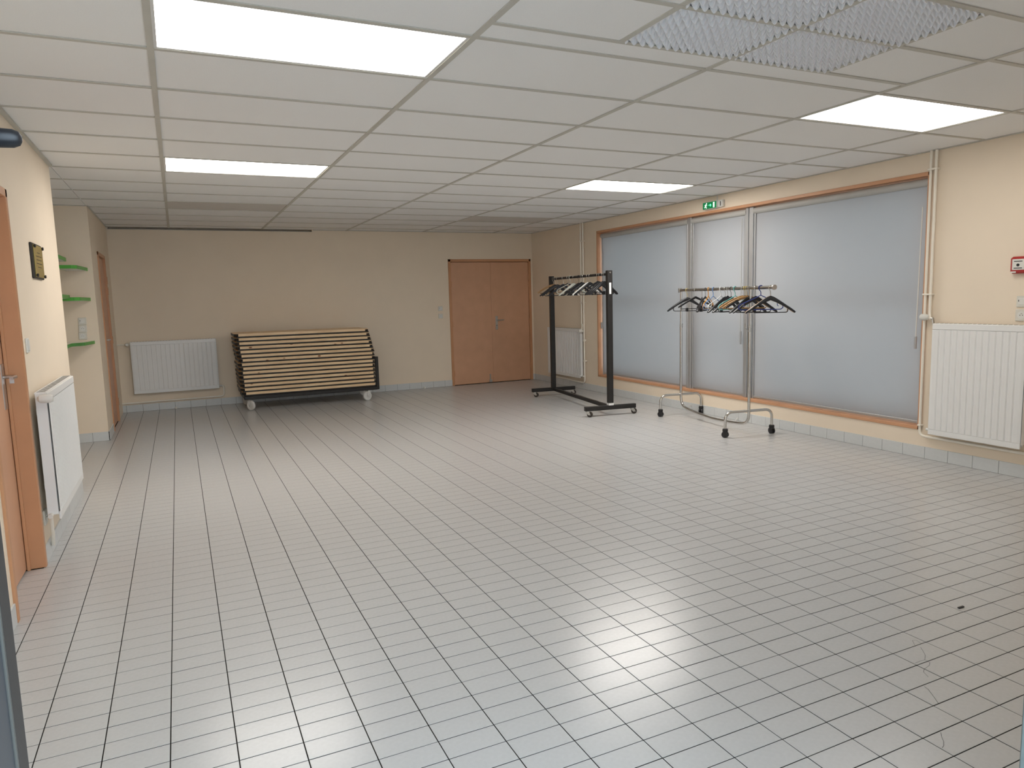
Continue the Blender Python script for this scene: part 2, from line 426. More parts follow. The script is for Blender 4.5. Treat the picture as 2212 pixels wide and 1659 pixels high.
# perimeter angle
for a, b in (((XR - .02, YF, HC - .003), (XR, YB, HC + .004)), ((1.9, YB - .018, HC - .003), (XR, YB, HC + .004)),
             ((XL, YF, HC - .012), (XL + .022, YN, HC + .004)), ((XL, YP, HC - .003), (XL + .022, YB, HC + .004)),
             ((XA, YP - .02, HC - .003), (XL, YP, HC + .004)), ((XL + .02, YB - .02, HC - .026), (1.88, YB, HC - .021))):
    MB().box(a, b).build('edge_angle', 'tbar', ceiling)

# LED panels ---------------------------------------------------------
led_names = ['large bright white light panel nearest the camera at upper left', 'white light panel further back at left, in line with the larger near one',
             'bright white light panel to the right, below the wavy vent panels', 'small far white light panel above the exit sign']
led_cells.sort(key=lambda t: (t[0], t[2]))
for (x0, x1, a, b), lab in zip(led_cells, led_names):
    cx, cy = (x0 + x1) / 2, (a + b) / 2
    t = thing('ceiling_light', lab, 'ceiling light', (cx, cy, HC), 0, 'LED panels in the ceiling')
    hx, hy, f = (x1 - x0) / 2 - TB, (b - a) / 2 - TB, .012
    m = MB()
    for p, q in (((-hx, -hy), (hx, -hy + f)), ((-hx, hy - f), (hx, hy)), ((-hx, -hy + f), (-hx + f, hy - f)), ((hx - f, -hy + f), (hx, hy - f))):
        m.box((p[0], p[1], 0.002), (q[0], q[1], .012))
    m.build('frame', 'led_frame', t)
    MB().box((-hx + f, -hy + f, .005), (hx - f, hy - f, .011)).build('diffuser', 'led' if cy < 5 else 'led_far' if cx < 2 else 'led_far_right', t)

# wavy vents ---------------------------------------------------------
def wave_slat(L, n, h=.009, amp=.0115, th=.0012):
    m = MB(); seg = n * 8; vs = []; fs = []
    for i in range(seg + 1):
        x = -L / 2 + L * i / seg; ph = (i / 8.0) % 1.0
        zb = -amp * abs(math.cos(PI * ph)) ** 1.0 * 2
        vs += [(x, -th, zb), (x, th, zb), (x, -th, h), (x, th, h)]
    for i in range(seg):
        o = i * 4; fs += [(o, o + 4, o + 6, o + 2), (o + 1, o + 3, o + 7, o + 5), (o, o + 1, o + 5, o + 4)]
    fs += [(0, 2, 3, 1), (seg * 4, seg * 4 + 1, seg * 4 + 3, seg * 4 + 2)]
    return m.add(vs, fs).mesh('slat', 'louver')
vent_cells.sort(key=lambda t: (t[2], t[0]))
vlab = ['wavy white vent panel cut by the top edge, left rear of the four', 'wavy white vent panel cut by the top edge, right rear of the four',
        'wavy white vent panel closest to the large ceiling light, left of the front pair', 'wavy white vent panel nearest the right light panel, right of the front pair']
slx = sly = None
for (x0, x1, a, b), lab in zip(vent_cells, vlab):
    cx, cy = (x0 + x1) / 2, (a + b) / 2
    wx, wy = x1 - x0 - 2 * TB - .004, b - a - 2 * TB - .004
    t = thing('ceiling_vent', lab, 'vent', (cx, cy, HC + .014), 0, 'wavy vent panels in the ceiling')
    if slx is None: slx = wave_slat(wx, 13); sly = wave_slat(wy, 9)
    for i in range(10): link('slat', slx, t, (0, -wy / 2 + wy * i / 9, 0))
    for i in range(14):
        o = link('slat', sly, t, (-wx / 2 + wx * i / 13, 0, 0)); o.rotation_euler = (0, 0, PI / 2)
    MB().box((-wx / 2 - .01, -wy / 2 - .01, .0105), (wx / 2 + .01, wy / 2 + .01, .0145)).build('backing', 'louver_back', t)

# baseboards ----------------------------------------------------------
def baseboard(name, axis, fixed, out, a0, a1, phase, pitch=.1985):
    """axis 'y': runs along y at x=fixed, projecting by out in x; axis 'x': runs along x at y=fixed"""
    th = .009 * out
    m = MB()
    if axis == 'y': m.box((fixed, a0, 0), (fixed + th * .7, a1, .096))
    else: m.box((a0, fixed, 0), (a1, fixed + th * .7, .096))
    b = struct(m.build(name, 'grout'))
    k = math.floor((a0 - phase) / pitch); ms = {}
    while phase + k * pitch < a1:
        s0, s1 = max(phase + k * pitch + .0012, a0), min(phase + (k + 1) * pitch - .0012, a1); k += 1
        if s1 - s0 < .01: continue
        key = round(s1 - s0, 4)
        if key not in ms:
            L = s1 - s0
            ms[key] = (MB().box((0, -L / 2, 0), (th, L / 2, .097), .001) if axis == 'y' else MB().box((-L / 2, 0, 0), (L / 2, th, .097), .001)).mesh('skirting_tile', 'base_tile')
        c_ = (s0 + s1) / 2
        link('skirting_tile', ms[key], b, (fixed, c_, .001) if axis == 'y' else (c_, fixed, .001))
baseboard('baseboard_right', 'y', XR, -1, YF, YB, 3.172, .1955)
baseboard('baseboard_back', 'x', YB, -1, XL + .008, DX0, 2.91 - .199 * 18.24, .199)
baseboard('baseboard_left', 'y', XL, 1, 4.568, YN, 4.568, .1955)
baseboard('baseboard_left_front', 'y', XL, 1, YF, 3.75, 3.75 - .1955 * 16, .1955)
baseboard('baseboard_alcove', 'x', YP, -1, XA, XL + .008, -.916, .1955)
baseboard('baseboard_pier', 'y', XL + .008, 1, YP, 9.22, YP, .1955)
m = MB(); m.box((DX1, YB - .009, 0), (XR - .009, YB, .097), .001); struct(m.build('baseboard_corner', 'base_tile'))

# back double door -----------------------------------------------------
d = MB(); f = .042
d.box((DX0, YB - .014, 0), (DX0 + f, YB + .10, DZ), .004); d.box((DX1 - f, YB - .014, 0), (DX1, YB + .10, DZ), .004)
d.box((DX0, YB - .014, DZ - f), (DX1, YB + .10, DZ), .004)
door1 = struct(d.build('door_1', 'door_frame'), 'brown double door frame in the back wall')
xm = 4.735
for nm, x0, x1 in (('door_leaf', DX0 + f + .003, xm - .001), ('door_leaf', xm + .002, DX1 - f - .003)):
    o = MB().box((x0, YB + .004, .008), (x1, YB + .044, DZ - f - .006), .003).build(nm, 'door', door1)
    hx = x0 if x0 < 4.2 else x1
    for z in ((.2, 1.0, 1.65) if x0 < 4.2 else (.25, 1.0, 1.62, 1.75)):
        MB().tube([(hx, YB - .004, z - .045), (hx, YB - .004, z + .045)], .008, 8).build('hinge', 'door_frame', o)
leafR = o
MB().box((xm - .012, YB - .004, .01), (xm + .032, YB + .006, DZ - f - .006), .002).build('cover_strip', 'door', leafR)
hp = MB().box((4.790, YB - .004, .885), (4.832, YB + .004, 1.11), .002).build('handle_plate', 'steel', leafR)
MB().tube(fillet([(4.811, YB, 1.04), (4.811, YB - .045, 1.04), (4.925, YB - .045, 1.045)], .012), .009, 10).build('handle', 'steel', hp)
MB().lathe([(.007, -.002), (.007, .001)], (4.811, YB - .005, .955), 'y', 12).build('keyhole', 'dark', hp)
fb = MB().box((4.655, YB - .010, .03), (4.675, YB + .004, .15), .003).build('floor_bolt', 'steel', door1)
MB().box((4.645, YB - .012, .012), (4.700, YB + .002, .055), .003).build('bolt_keep', 'steel', door1)

# side door in the alcove pier -----------------------------------------
XP = XL + .008
d = MB()
d.box((XP - .10, 9.27, 0), (XP + .012, 9.31, 2.05), .003); d.box((XP - .10, 10.08, 0), (XP + .012, 10.12, 2.05), .003); d.box((XP - .10, 9.27, 2.01), (XP + .012, 10.12, 2.05), .003)
door2 = struct(d.build('door_2', 'door_frame'), 'narrow brown door frame seen edge-on beside the alcove')
lf = MB().box((XP - .05, 9.313, .008), (XP - .012, 10.077, 2.006), .003).build('door_leaf', 'door', door2)
for z in (.25, 1.02, 1.62, 1.75): MB().tube([(XP + .010, 10.09, z - .045), (XP + .010, 10.09, z + .045)], .009, 8).build('hinge', 'door_frame', lf)
MB().box((XP - .012, 9.345, .95), (XP - .008, 9.385, 1.13), .001).build('handle_plate', 'steel', lf)
MB().tube(fillet([(XP - .01, 9.365, 1.05), (XP + .035, 9.365, 1.05), (XP + .035, 9.47, 1.05)], .012), .009, 10).build('handle', 'steel', lf)

# left door --------------------------------------------------------------
d = MB()
for y0, y1 in ((3.755, 3.795), (4.525, 4.565)):
    d.box((XL - .12, y0, 0), (XL + .012, y1, 2.045), .003)
d.box((XL - .12, 3.755, 2.0), (XL + .012, 4.565, 2.045), .003)
d.box((XL - .075, 4.505, 0), (XL - .060, 4.530, 2.0), .002)
door3 = struct(d.build('door_3', 'door_frame'), 'orange brown door frame at the left edge')
lf = MB().box((XL - .118, 3.797, .008), (XL - .078, 4.522, 1.996), .003).build('door_leaf', 'door', door3)
MB().box((XL - .080, 4.435, .90), (XL - .074, 4.495, 1.14), .002).build('handle_plate', 'steel', lf)
MB().tube(fillet([(XL - .078, 4.465, 1.07), (XL - .02, 4.465, 1.07), (XL - .02, 4.345, 1.07)], .012), .009, 10).build('handle', 'steel', lf)
MB().box((XL - .078, 4.522, 1.03), (XL - .040, 4.526, 1.06)).build('strike_plate', 'steel', door3)

# window --------------------------------------------------------------
XW = XR
f = .030
d = MB()
d.box((XW - .012, WY0, WZ0), (XW + .20, WY0 + f, WZ1), .003); d.box((XW - .012, WY1 - f, WZ0), (XW + .20, WY1, WZ1), .003)
d.box((XW - .012, WY0, WZ0), (XW + .20, WY1, WZ0 + f), .003); d.box((XW - .012, WY0, WZ1 - f), (XW + .20, WY1, WZ1), .003)
win = struct(d.build('window_1', 'window_wood'), 'wide brown wooden window frame in the right wall')
XG = XW + .165
for y in (5.80, 6.74):
    MB().box((XG - .04, y - .03, WZ0 + f), (XG + .034, y + .03, WZ1 - f), .004).build('mullion', 'window_wood', win)
for y0, y1 in ((WY0 + f, 5.77), (5.83, 6.71), (6.77, WY1 - f)):
    s_ = MB()
    s_.box((XG - .03, y0, WZ0 + f), (XG + .03, y0 + .04, WZ1 - f)); s_.box((XG - .03, y1 - .04, WZ0 + f), (XG + .03, y1, WZ1 - f))
    s_.box((XG - .03, y0, WZ0 + f), (XG + .03, y1, WZ0 + f + .07)); s_.box((XG - .03, y0, WZ1 - f - .07), (XG + .03, y1, WZ1 - f)); s_.box((XG - .015, y0, 1.30), (XG + .015, y1, 1.34))
    sh = s_.build('sash', 'window_wood', win)
    MB().box((XG - .004, y0 + .07, WZ0 + f + .07), (XG + .004, y1 - .07, 1.30)).build('pane', 'glass', sh)
    MB().box((XG - .004, y0 + .07, 1.34), (XG + .004, y1 - .07, WZ1 - f - .07)).build('pane', 'glass', sh)
XBL = XW + .045
d = MB()
for y0, y1 in ((6.77, 6.835), (5.775, 5.835), (5.845, 5.885)):
    MB().box((XBL - .012, y0, WZ0 + f), (XBL + .03, y1, WZ1 - f), .003).build('guide_post', 'alu', win)
blinds = [(6.850, 8.735, 'grey roller blind furthest from the camera, behind the black rack'), (5.890, 6.760, 'narrow middle grey roller blind behind the chrome rack'),
          (3.855, 5.765, 'widest and nearest grey roller blind beside the right radiator')]
for y0, y1, lab in blinds:
    t = thing('roller_blind', lab, 'blind', (XBL, (y0 + y1) / 2, WZ0 + f), 0, 'roller blinds in the window')
    MB().box((XBL + .010, y0 + .004, .288), (XBL + .0115, y1 - .004, 2.25)).build('fabric', 'blind_fabric', t, True)
    MB().tube([(XBL + .012, y0 - .01, 2.243), (XBL + .012, y1 + .01, 2.243)], .033, 18).build('roller_tube', 'blind_tube', t, True)
    MB().box((XBL + .002, y0, .272), (XBL + .018, y1, .294), .003).build('bottom_bar', 'alu', t, True)
    for y in (y0 + .006, y1 - .006):
        MB().box((XBL - .004, y - .010, WZ0 + f), (XBL + .014, y + .010, 2.22), .002).build('side_channel', 'alu', t, True)
    yc = {3.855: 3.885, 5.890: 5.925, 6.850: 8.70}[y0]
    z0, z1 = (1.0, 2.15)
    if y0 < 5: MB().tube([(XBL - .025, yc, 2.05), (XBL - .030, yc + .01, 1.0)], .0045, 8).build('crank_rod', 'white_plastic', t, True); MB().tube([(XBL - .030, yc + .01, 1.0), (XBL - .030, yc + .01, .90)], .011, 10).build('crank_handle', 'alu', t, True)
    elif y0 < 6.5: MB().tube([(XBL - .025, yc, 2.18), (XBL - .028, yc, .98)], .004, 8).build('crank_rod', 'blind_tube', t, True); MB().tube([(XBL - .028, yc, .98), (XBL - .028, yc, .84)], .011, 10).build('crank_handle', 'alu', t, True)
    else: MB().box((XBL - .02, 8.735, .93), (XBL - .004, 8.758, 1.02), .004).build('crank_clip', 'alu', t, True)

# radiators -------------------------------------------------------------
def radiator(label, loc, rz, L, Hh, D, n, groove, depth, thermo, foot):
    """local x along the length, y out into the room, z up from the panel's lower edge"""
    t = thing('radiator', label, 'radiator', loc, rz, 'white panel radiators')
    pts = [(0, -.0012), (0.012, -.0012)]
    p = (L - .024) / n
    for i in range(n):
        x = .012 + i * p
        pts += [(x + groove * .5, 0), (x + p - groove * .5, 0), (x + p, -depth)] if i < n - 1 else [(x + groove * .5, 0), (x + p - groove * .5, 0), (x + p, -.0012)]
    pts = [(0.0, -.004)] + pts[1:] + [(L, -.004)]
    m = MB(); N = len(pts); zz = [.045, Hh - .045]
    vs = [(x, D + y, z) for z in zz for x, y in pts]; m.add(vs, [(i, i + 1, N + i + 1, N + i) for i in range(N - 1)])
    m.box((0, D - .012, 0), (L, D - .001, .045), .003); m.box((0, D - .012, Hh - .045), (L, D - .001, Hh), .003)
    m.add([(0, D - .012, .04), (L, D - .012, .04), (L, D - .012, Hh - .04), (0, D - .012, Hh - .04)], [(0, 3, 2, 1)])
    m.build('front_panel', 'rad', t)
    MB().box((.01, .03, .01), (L - .01, .042, Hh - .01), .003).build('back_panel', 'rad', t)
    s_ = MB(); s_.box((0, .028, Hh - .006), (L, D - .012, Hh + .003))
    s_.build('top_cover', 'rad', t)
    k = max(6, int(L / .035)); gm = MB().box((-.004, .036, 0), (.004, D - .018, .0012)).mesh('vent_slot', 'dark')
    for i in range(k): link('vent_slot', gm, t, (L * (i + .5) / k, 0, Hh + .0028))
    for x in (0, L): MB().box((x - .002, .03, .03), (x + .002, D - .012, Hh), .001).build('side_cover', 'rad', t)
    for x in (L * .18, L * .82):
        MB().box((x - .015, 0, Hh * .2), (x + .015, .03, Hh * .25)).build('wall_bracket', 'rad', t); MB().box((x - .015, 0, Hh * .8), (x + .015, .03, Hh * .85)).build('wall_bracket', 'rad', t)
    if thermo is not None:
        sx = -1 if thermo == 'start' else 1; x0 = 0 if thermo == 'start' else L
        v = MB().tube([(x0, D * .5, Hh - .03), (x0 + sx * .035, D * .5, Hh - .03)], .010, 10).build('valve', 'white_plastic', t)
        MB().lathe([(.010, 0), (.020, .008), (.024, .03), (.023, .06), (.017, .072)], (x0 + sx * .035, D * .5, Hh - .03), 'y' if D > .5 else 'y', 16).build('thermostat_head', 'white_plastic', v)
    if foot is not None:
        sx = -1 if foot == 'start' else 1; x0 = 0 if foot == 'start' else L
        MB().tube([(x0, D * .5, .03), (x0 + sx * .04, D * .5, .03)], .012, 10).build('return_valve', 'white_plastic', t)
    return t
# rotation: left wall (+x out): local y->+x , local x-> -y : rz=-90
radiator('white radiator on the left wall beside the brown door', (XL, 5.66, .24), -PI / 2, 1.05, .72, .095, 34, .012, .006, 'end', 'end')
radiator('white radiator on the back wall beside the stacked tables', (.46, YB, .25), PI, 1.065, .70, .09, 18, .02, .0035, 'end', 'start')
radiator('ribbed white radiator in the far right corner behind the black rack', (XR, 9.18, .175), PI / 2, 1.02, .74, .085, 20, .02, .012, 'start', 'start')
radiator('ribbed white radiator on the right wall under the red call point', (XR, 2.99, .225), PI / 2, .695, .89, .09, 14, .016, .007, None, 'end')

# heating pipes -----------------------------------------------------------
def pipes(label, runs, clips, loc, extra=None):
    t = thing('heating_pipe', label, 'pipe', loc, 0, 'cream heating pipes')
    for pts, r in runs: MB().tube(fillet(pts, .05), r, 10).build('pipe', 'pipe', t, True)
    for a, b in clips: MB().box(a, b, .003).build('pipe_clip', 'pipe', t, True)
    if extra: extra(t)
    return t
x1 = XR - .028
def th_head(t):
    MB().lathe([(.012, 0), (.022, .01), (.027, .035), (.026, .06), (.016, .07)], (XR - .05, 3.745, 1.165), 'y', 16).build('thermostat_head', 'white_plastic', t, True)
    MB().tube([(x1, 3.765, 1.165), (XR - .05, 3.71, 1.155), (XR - .05, 3.70, 1.10)], .010, 8).build('valve', 'steel', t, True)
pipes('pair of cream pipes running down between the window and the right radiator',
      [([(x1, 3.752, HC), (x1, 3.752, 1.18), (XR - .05, 3.73, 1.15)], .011), ([(x1, 3.795, HC), (x1, 3.795, .19), (x1, 3.60, .19), (x1, 2.92, .19)], .011)],
      [((XR - .045, 3.735, 2.32), (XR, 3.815, 2.333)), ((XR - .045, 3.735, 1.34), (XR, 3.815, 1.353)), ((XR - .045, 3.78, .27), (XR, 3.81, .283))], (XR, 3.77, .2), th_head)
pipes('pair of cream pipes between the far corner radiator and the window',
      [([(x1, 9.20, HC), (x1, 9.20, .985), (x1, 9.18, .985), (XR - .045, 9.10 + .08, .885)], .012), ([(x1, 9.135, HC), (x1, 9.135, .105), (x1, 9.3, .105), (x1, 10.30, .135)], .013)],
      [((XR - .045, 9.11, 2.2), (XR, 9.225, 2.212)), ((XR - .045, 9.11, 1.30), (XR, 9.225, 1.312)), ((XR - .045, 9.10, .43), (XR, 9.16, .445)), ((XR - .045, 9.12, .73), (XR, 9.15, .76))], (XR, 9.17, .1))
y1 = YB - .026
pipes('cream pipes along the back wall under the back radiator',
      [([(XP, y1, .125), (.52, y1, .130), (.52, y1, .28), (.46, y1, .28)], .012), ([(XP, y1, .92), (-.64, y1, .92)], .010)], [((-.2, YB - .03, .11), (-.19, YB, .14)), ((.3, YB - .03, .11), (.31, YB, .14))], (-.1, YB, .12))
xl1 = XL + .03
pipes('cream pipe behind the left radiator near the floor socket',
      [([(xl1, 4.60, .92), (xl1, 4.55, .92), (xl1, 4.55, .27), (xl1, 4.61, .27)], .008), ([(xl1, 5.70, .92), (xl1, 5.76, .92), (xl1, 5.76, .27)], .009)], [((XL, 4.54, .55), (XL + .035, 4.56, .565))], (XL, 4.6, .25)) if False else None
t = pipes('thin cream pipe turning down from the left radiator to the floor', [([(XL + .05, 4.60, .27), (XL + .05, 4.575, .27), (XL + .03, 4.70, .12), (XL + .018, 4.75, .06)], .010)], [], (XL, 4.6, .1))

# switches, sockets -------------------------------------------------------
def plate(name, label, cat, c, n, kind, s=.08, group=None):
    """c centre on the wall, n = outward axis: '+x', '-x', '-y'"""
    t = thing(name, label, cat, c, {'+x': PI / 2, '-x': -PI / 2, '-y': 0}[n], group)      # local -y points out
    MB().box((-s / 2, -.010, -s / 2), (s / 2, 0, s / 2), .003).build('cover_plate', 'switch', t)
    if kind == 'switch': MB().box((-s * .32, -.014, -s * .32), (s * .32, -.009, s * .32), .003).build('rocker', 'white_plastic', t); MB().box((-s * .30, -.0145, -.001), (-s * .24, -.0135, .012)).build('indicator', 'dark', t)
    else:
        w_ = MB().lathe([(s * .33, -.0118), (s * .30, -.0095), (s * .28, -.0092)], (0, 0, 0), 'y', 18).build('socket_well', 'white_plastic', t)
        for x in (-.009, .009): MB().lathe([(.0028, -.0135), (.0028, -.011)], (x, 0, 0), 'y', 8).build('pin_hole', 'dark', t)
        MB().lathe([(.003, -.016), (.003, -.011)], (0, 0, .012), 'y', 8).build('earth_pin', 'steel', t)
    return t
plate('light_switch', 'beige light switch plate left of the double door, above a socket', 'switch', (3.828, YB, 1.265), '-y', 'switch', .075)
plate('wall_socket', 'beige wall socket below the switch left of the double door', 'socket', (3.828, YB, 1.145), '-y', 'socket', .075)
plate('light_switch', 'square switch at the top of the three plates above the low alcove shelf', 'switch', (-.905, YP, 1.285), '-y', 'switch', .075)
plate('wall_socket', 'middle one of the three square plates above the low alcove shelf', 'socket', (-.908, YP, 1.208), '-y', 'socket', .075)
plate('wall_socket', 'lowest of the three square plates above the low alcove shelf', 'socket', (-.913, YP, 1.131), '-y', 'socket', .075)
t = thing('light_switch', 'pale narrow light switch on the left wall under the plaque', 'switch', (XL, 4.715, 1.22), PI / 2)
MB().box((-.03, -.010, -.04), (.03, 0, .04), .003).build('cover_plate', 'white_plastic', t); MB().box((-.018, -.014, -.03), (.018, -.009, .03), .003).build('rocker', 'white_plastic', t)
plate('wall_socket', 'cream wall socket low on the left wall beside the door frame', 'socket', (XL, 4.69, .245), '+x', 'socket', .085)
plate('light_switch', 'white switch on the right wall below the red call point', 'switch', (XR, 3.075, 1.285), '-x', 'switch', .08)
plate('wall_socket', 'white wall socket right of and above the nearest radiator', 'socket', (XR, 3.075, 1.187), '-x', 'socket', .085)

# fire alarm call point -------------------------------------------------
t = thing('fire_call_point', 'red fire alarm call point on the right wall', 'fire alarm', (XR, 3.095, 1.545), -PI / 2)
MB().box((-.06, -.045, -.06), (.06, 0, .06), .012).build('housing', 'red', t)
MB().box((-.042, -.050, -.035), (.042, -.044, .042), .003).build('press_panel', 'white_plastic', t)
MB().lathe([(.010, -.053), (.010, -.048)], (0, 0, 0), 'y', 16).build('press_dot', 'dark', t)
for z in (.026, -.022): MB().box((-.028, -.0508, z - .003), (.028, -.0495, z + .003)).build('printed_line', 'dark', t)
MB().box((-.05, -.047, -.055), (-.015, -.044, -.044)).build('maker_label', 'white_plastic', t)

# exit sign ---------------------------------------------------------------
t = thing('exit_sign', 'green lit exit sign with running man and arrow above the window', 'exit sign', (XR, 6.36, 2.37), -PI / 2)
hw, hh = .112, .036
yo = -.045
MB().box((-hw - .004, yo, -hh - .004), (hw, 0, hh + .004), .004).build('body', 'sign_body', t)
MB().box((-hw, yo - .002, -hh), (hw - .002, yo - .0002, hh)).build('sign_face', 'sign_green', t)
zf = yo - .0035
def flat(name, pts, m): MB().prism(pts, zf, yo - .0015, 'y').build(name, m, t)
cx = -.062
man = MB()
man.lathe([(.0068, zf), (.0068, yo - .0015)], (cx + .012, 0, .024), 'y', 14)
for pts in ([(cx + .000, .016), (cx + .012, .017), (cx + .004, -.0012), (cx - .008, -.005)], [(cx + .010, .016), (cx + .022, .004), (cx + .019, .0), (cx + .007, .009)],
            [(cx + .002, .016), (cx - .014, .010), (cx - .018, -.001), (cx - .013, -.002), (cx - .010, .006), (cx + .000, .010)],
            [(cx - .006, -.004), (cx + .004, -.0012), (cx + .012, -.016), (cx + .012, -.030), (cx + .006, -.030), (cx + .005, -.018), (cx - .004, -.011)],
            [(cx - .008, -.004), (cx + .001, -.009), (cx - .008, -.020), (cx - .024, -.020), (cx - .024, -.014), (cx - .012, -.014)]):
    man.prism(pts, zf, yo - .0015, 'y')
man.build('running_man', 'sign_white', t)
flat('arrow', [(-.015, .006), (.012, .006), (.012, .017), (.030, 0), (.012, -.017), (.012, -.0012), (-.015, -.0012)], 'sign_arrow')
flat('door_symbol', [(.058, -.028), (.080, -.028), (.080, .028), (.058, .028)], 'sign_white')
MB().box((hw + .004, -.040, -hh), (hw + .085, 0, hh + .004), .006).build('battery_box', 'sign_body', t)
MB().box((hw + .050, -.0415, -hh + .012), (hw + .062, -.0395, hh - .012)).build('box_marking', 'dark', t)
for x in (.080, .092): MB().tube([(x, -.012, hh), (x, -.012, HC - 2.37)], .0028, 6).build('cable', 'sign_body', t)

# plaque ---------------------------------------------------------------
t = thing('wall_plaque', 'engraved brass plaque on a dark backing on the left wall', 'plaque', (XL, 5.295, 1.712), PI / 2)
MB().box((-.172, -.014, -.108), (.172, 0, .108), .004).build('backing_board', 'plaque_back', t)
MB().box((-.140, -.020, -.098), (.150, -.013, .098), .003).build('brass_plate', 'brass', t)
for x in (-.14, .15):
    for z in (-.088, .088): MB().lathe([(.009, -.030), (.011, -.024), (.006, -.014)], (x * .94, 0, z), 'y', 12).build('screw', 'plaque_back', t)
for i, w_ in enumerate((.05, .09, .085, .095, .06)): MB().box((-w_, -.0206, .05 - i * .022), (w_, -.0198, .054 - i * .022)).build('engraved_line', 'plaque_back', t)

# alcove shelves ---------------------------------------------------------
def shelf(label, pts, z, th, under='shelf_under'):
    t = thing('corner_shelf', label, 'shelf', (pts[0][0], pts[0][1], z), 0, 'green edged shelves in the alcove')
    n = len(pts)
    MB().prism(pts, z, z + th).build('board', under, t, True)
    e = MB()
    cx = sum(p[0] for p in pts) / n; cy = sum(p[1] for p in pts) / n
    for i in range(n):
        a, b = Vector((pts[i][0], pts[i][1])), Vector((pts[(i + 1) % n][0], pts[(i + 1) % n][1]))
        if (a.y > YP - .005 and b.y > YP - .005) or (a.x < XA + .005 and b.x < XA + .005): continue
        d_ = (b - a).normalized(); nn = Vector((d_.y, -d_.x))
        if nn.dot(Vector((cx, cy)) - a) > 0: nn = -nn
        p0, p1 = a, b; q0, q1 = a + nn * .004, b + nn * .004
        e.prism([(p0.x, p0.y), (p1.x, p1.y), (q1.x, q1.y), (q0.x, q0.y)], z - .001, z + th + .001)
    e.build('edge_band', 'green_edge', t, True)
out1 = [(-.815, YP), (-.825, YP - .10), (-.855, YP - .52), (-.90, YP - .56), (XA + .42, YP - .56), (XA + .42, YP)]
out2 = [(-.815, YP), (-.87, YP - .36), (-.975, YP - .44), (-.962, YP - 1.06), (XA + .30, YP - 1.06), (XA + .30, YP)]
out3 = [(XA, 8.09), (-.955, 8.09), (-.928, 8.04), (-.930, 7.3), (XA, 7.3)]
shelf('highest of the green edged shelves on the pier in the alcove', out1, 1.805, .032)
shelf('middle green edged shelf on the pier in the alcove', out1, 1.495, .032)
shelf('lowest green edged shelf under the three wall plates in the alcove', out2, 1.046, .030, 'glass_shelf')
shelf('upper green edged shelf half hidden by the left wall corner', out3, 1.870, .032)
shelf('second green edged shelf half hidden by the left wall corner', out3, 1.516, .032)

# small white stoppers on the floor by the back wall
for x, lab in ((-.115, 'small white floor stopper below the back radiator'), (3.50, 'small white floor stopper left of the double door')):
    tag(MB().lathe([(.016, 0), (.018, .008), (.016, .022), (.008, .028)], (x, YB - .03, .0005), 'z', 14).build('floor_stopper', 'white_plastic'), lab, 'stopper')

# entrance door leaf close to the camera ----------------------------------
t = thing('entrance_door', 'dark grey entrance door leaf standing open at the left edge', 'door', (-.21, .60, 0))
xe = -.2055
MB().box((xe - .045, .575, .012), (xe - .001, .93, 2.05), .003).build('door_panel', 'leaf_blue', t, True)
MB().box((xe - .05, .935, .010), (xe + .0005, .985, 2.055), .004).build('edge_stile', 'leaf_grey', t, True)
MB().box((xe - .004, .929, .012), (xe + .001, .936, 2.05), .001).build('seal', 'leaf_seal', t, True)
MB().tube([(xe - .002, .955, 1.598), (-.160, .955, 1.600), (-.148, .955, 1.600), (-.142, .955, 1.600), (-.1395, .955, 1.600)], [.0105, .0105, .010, .0075, .003], 16).build('latch_knob', 'black_plastic', t, True)

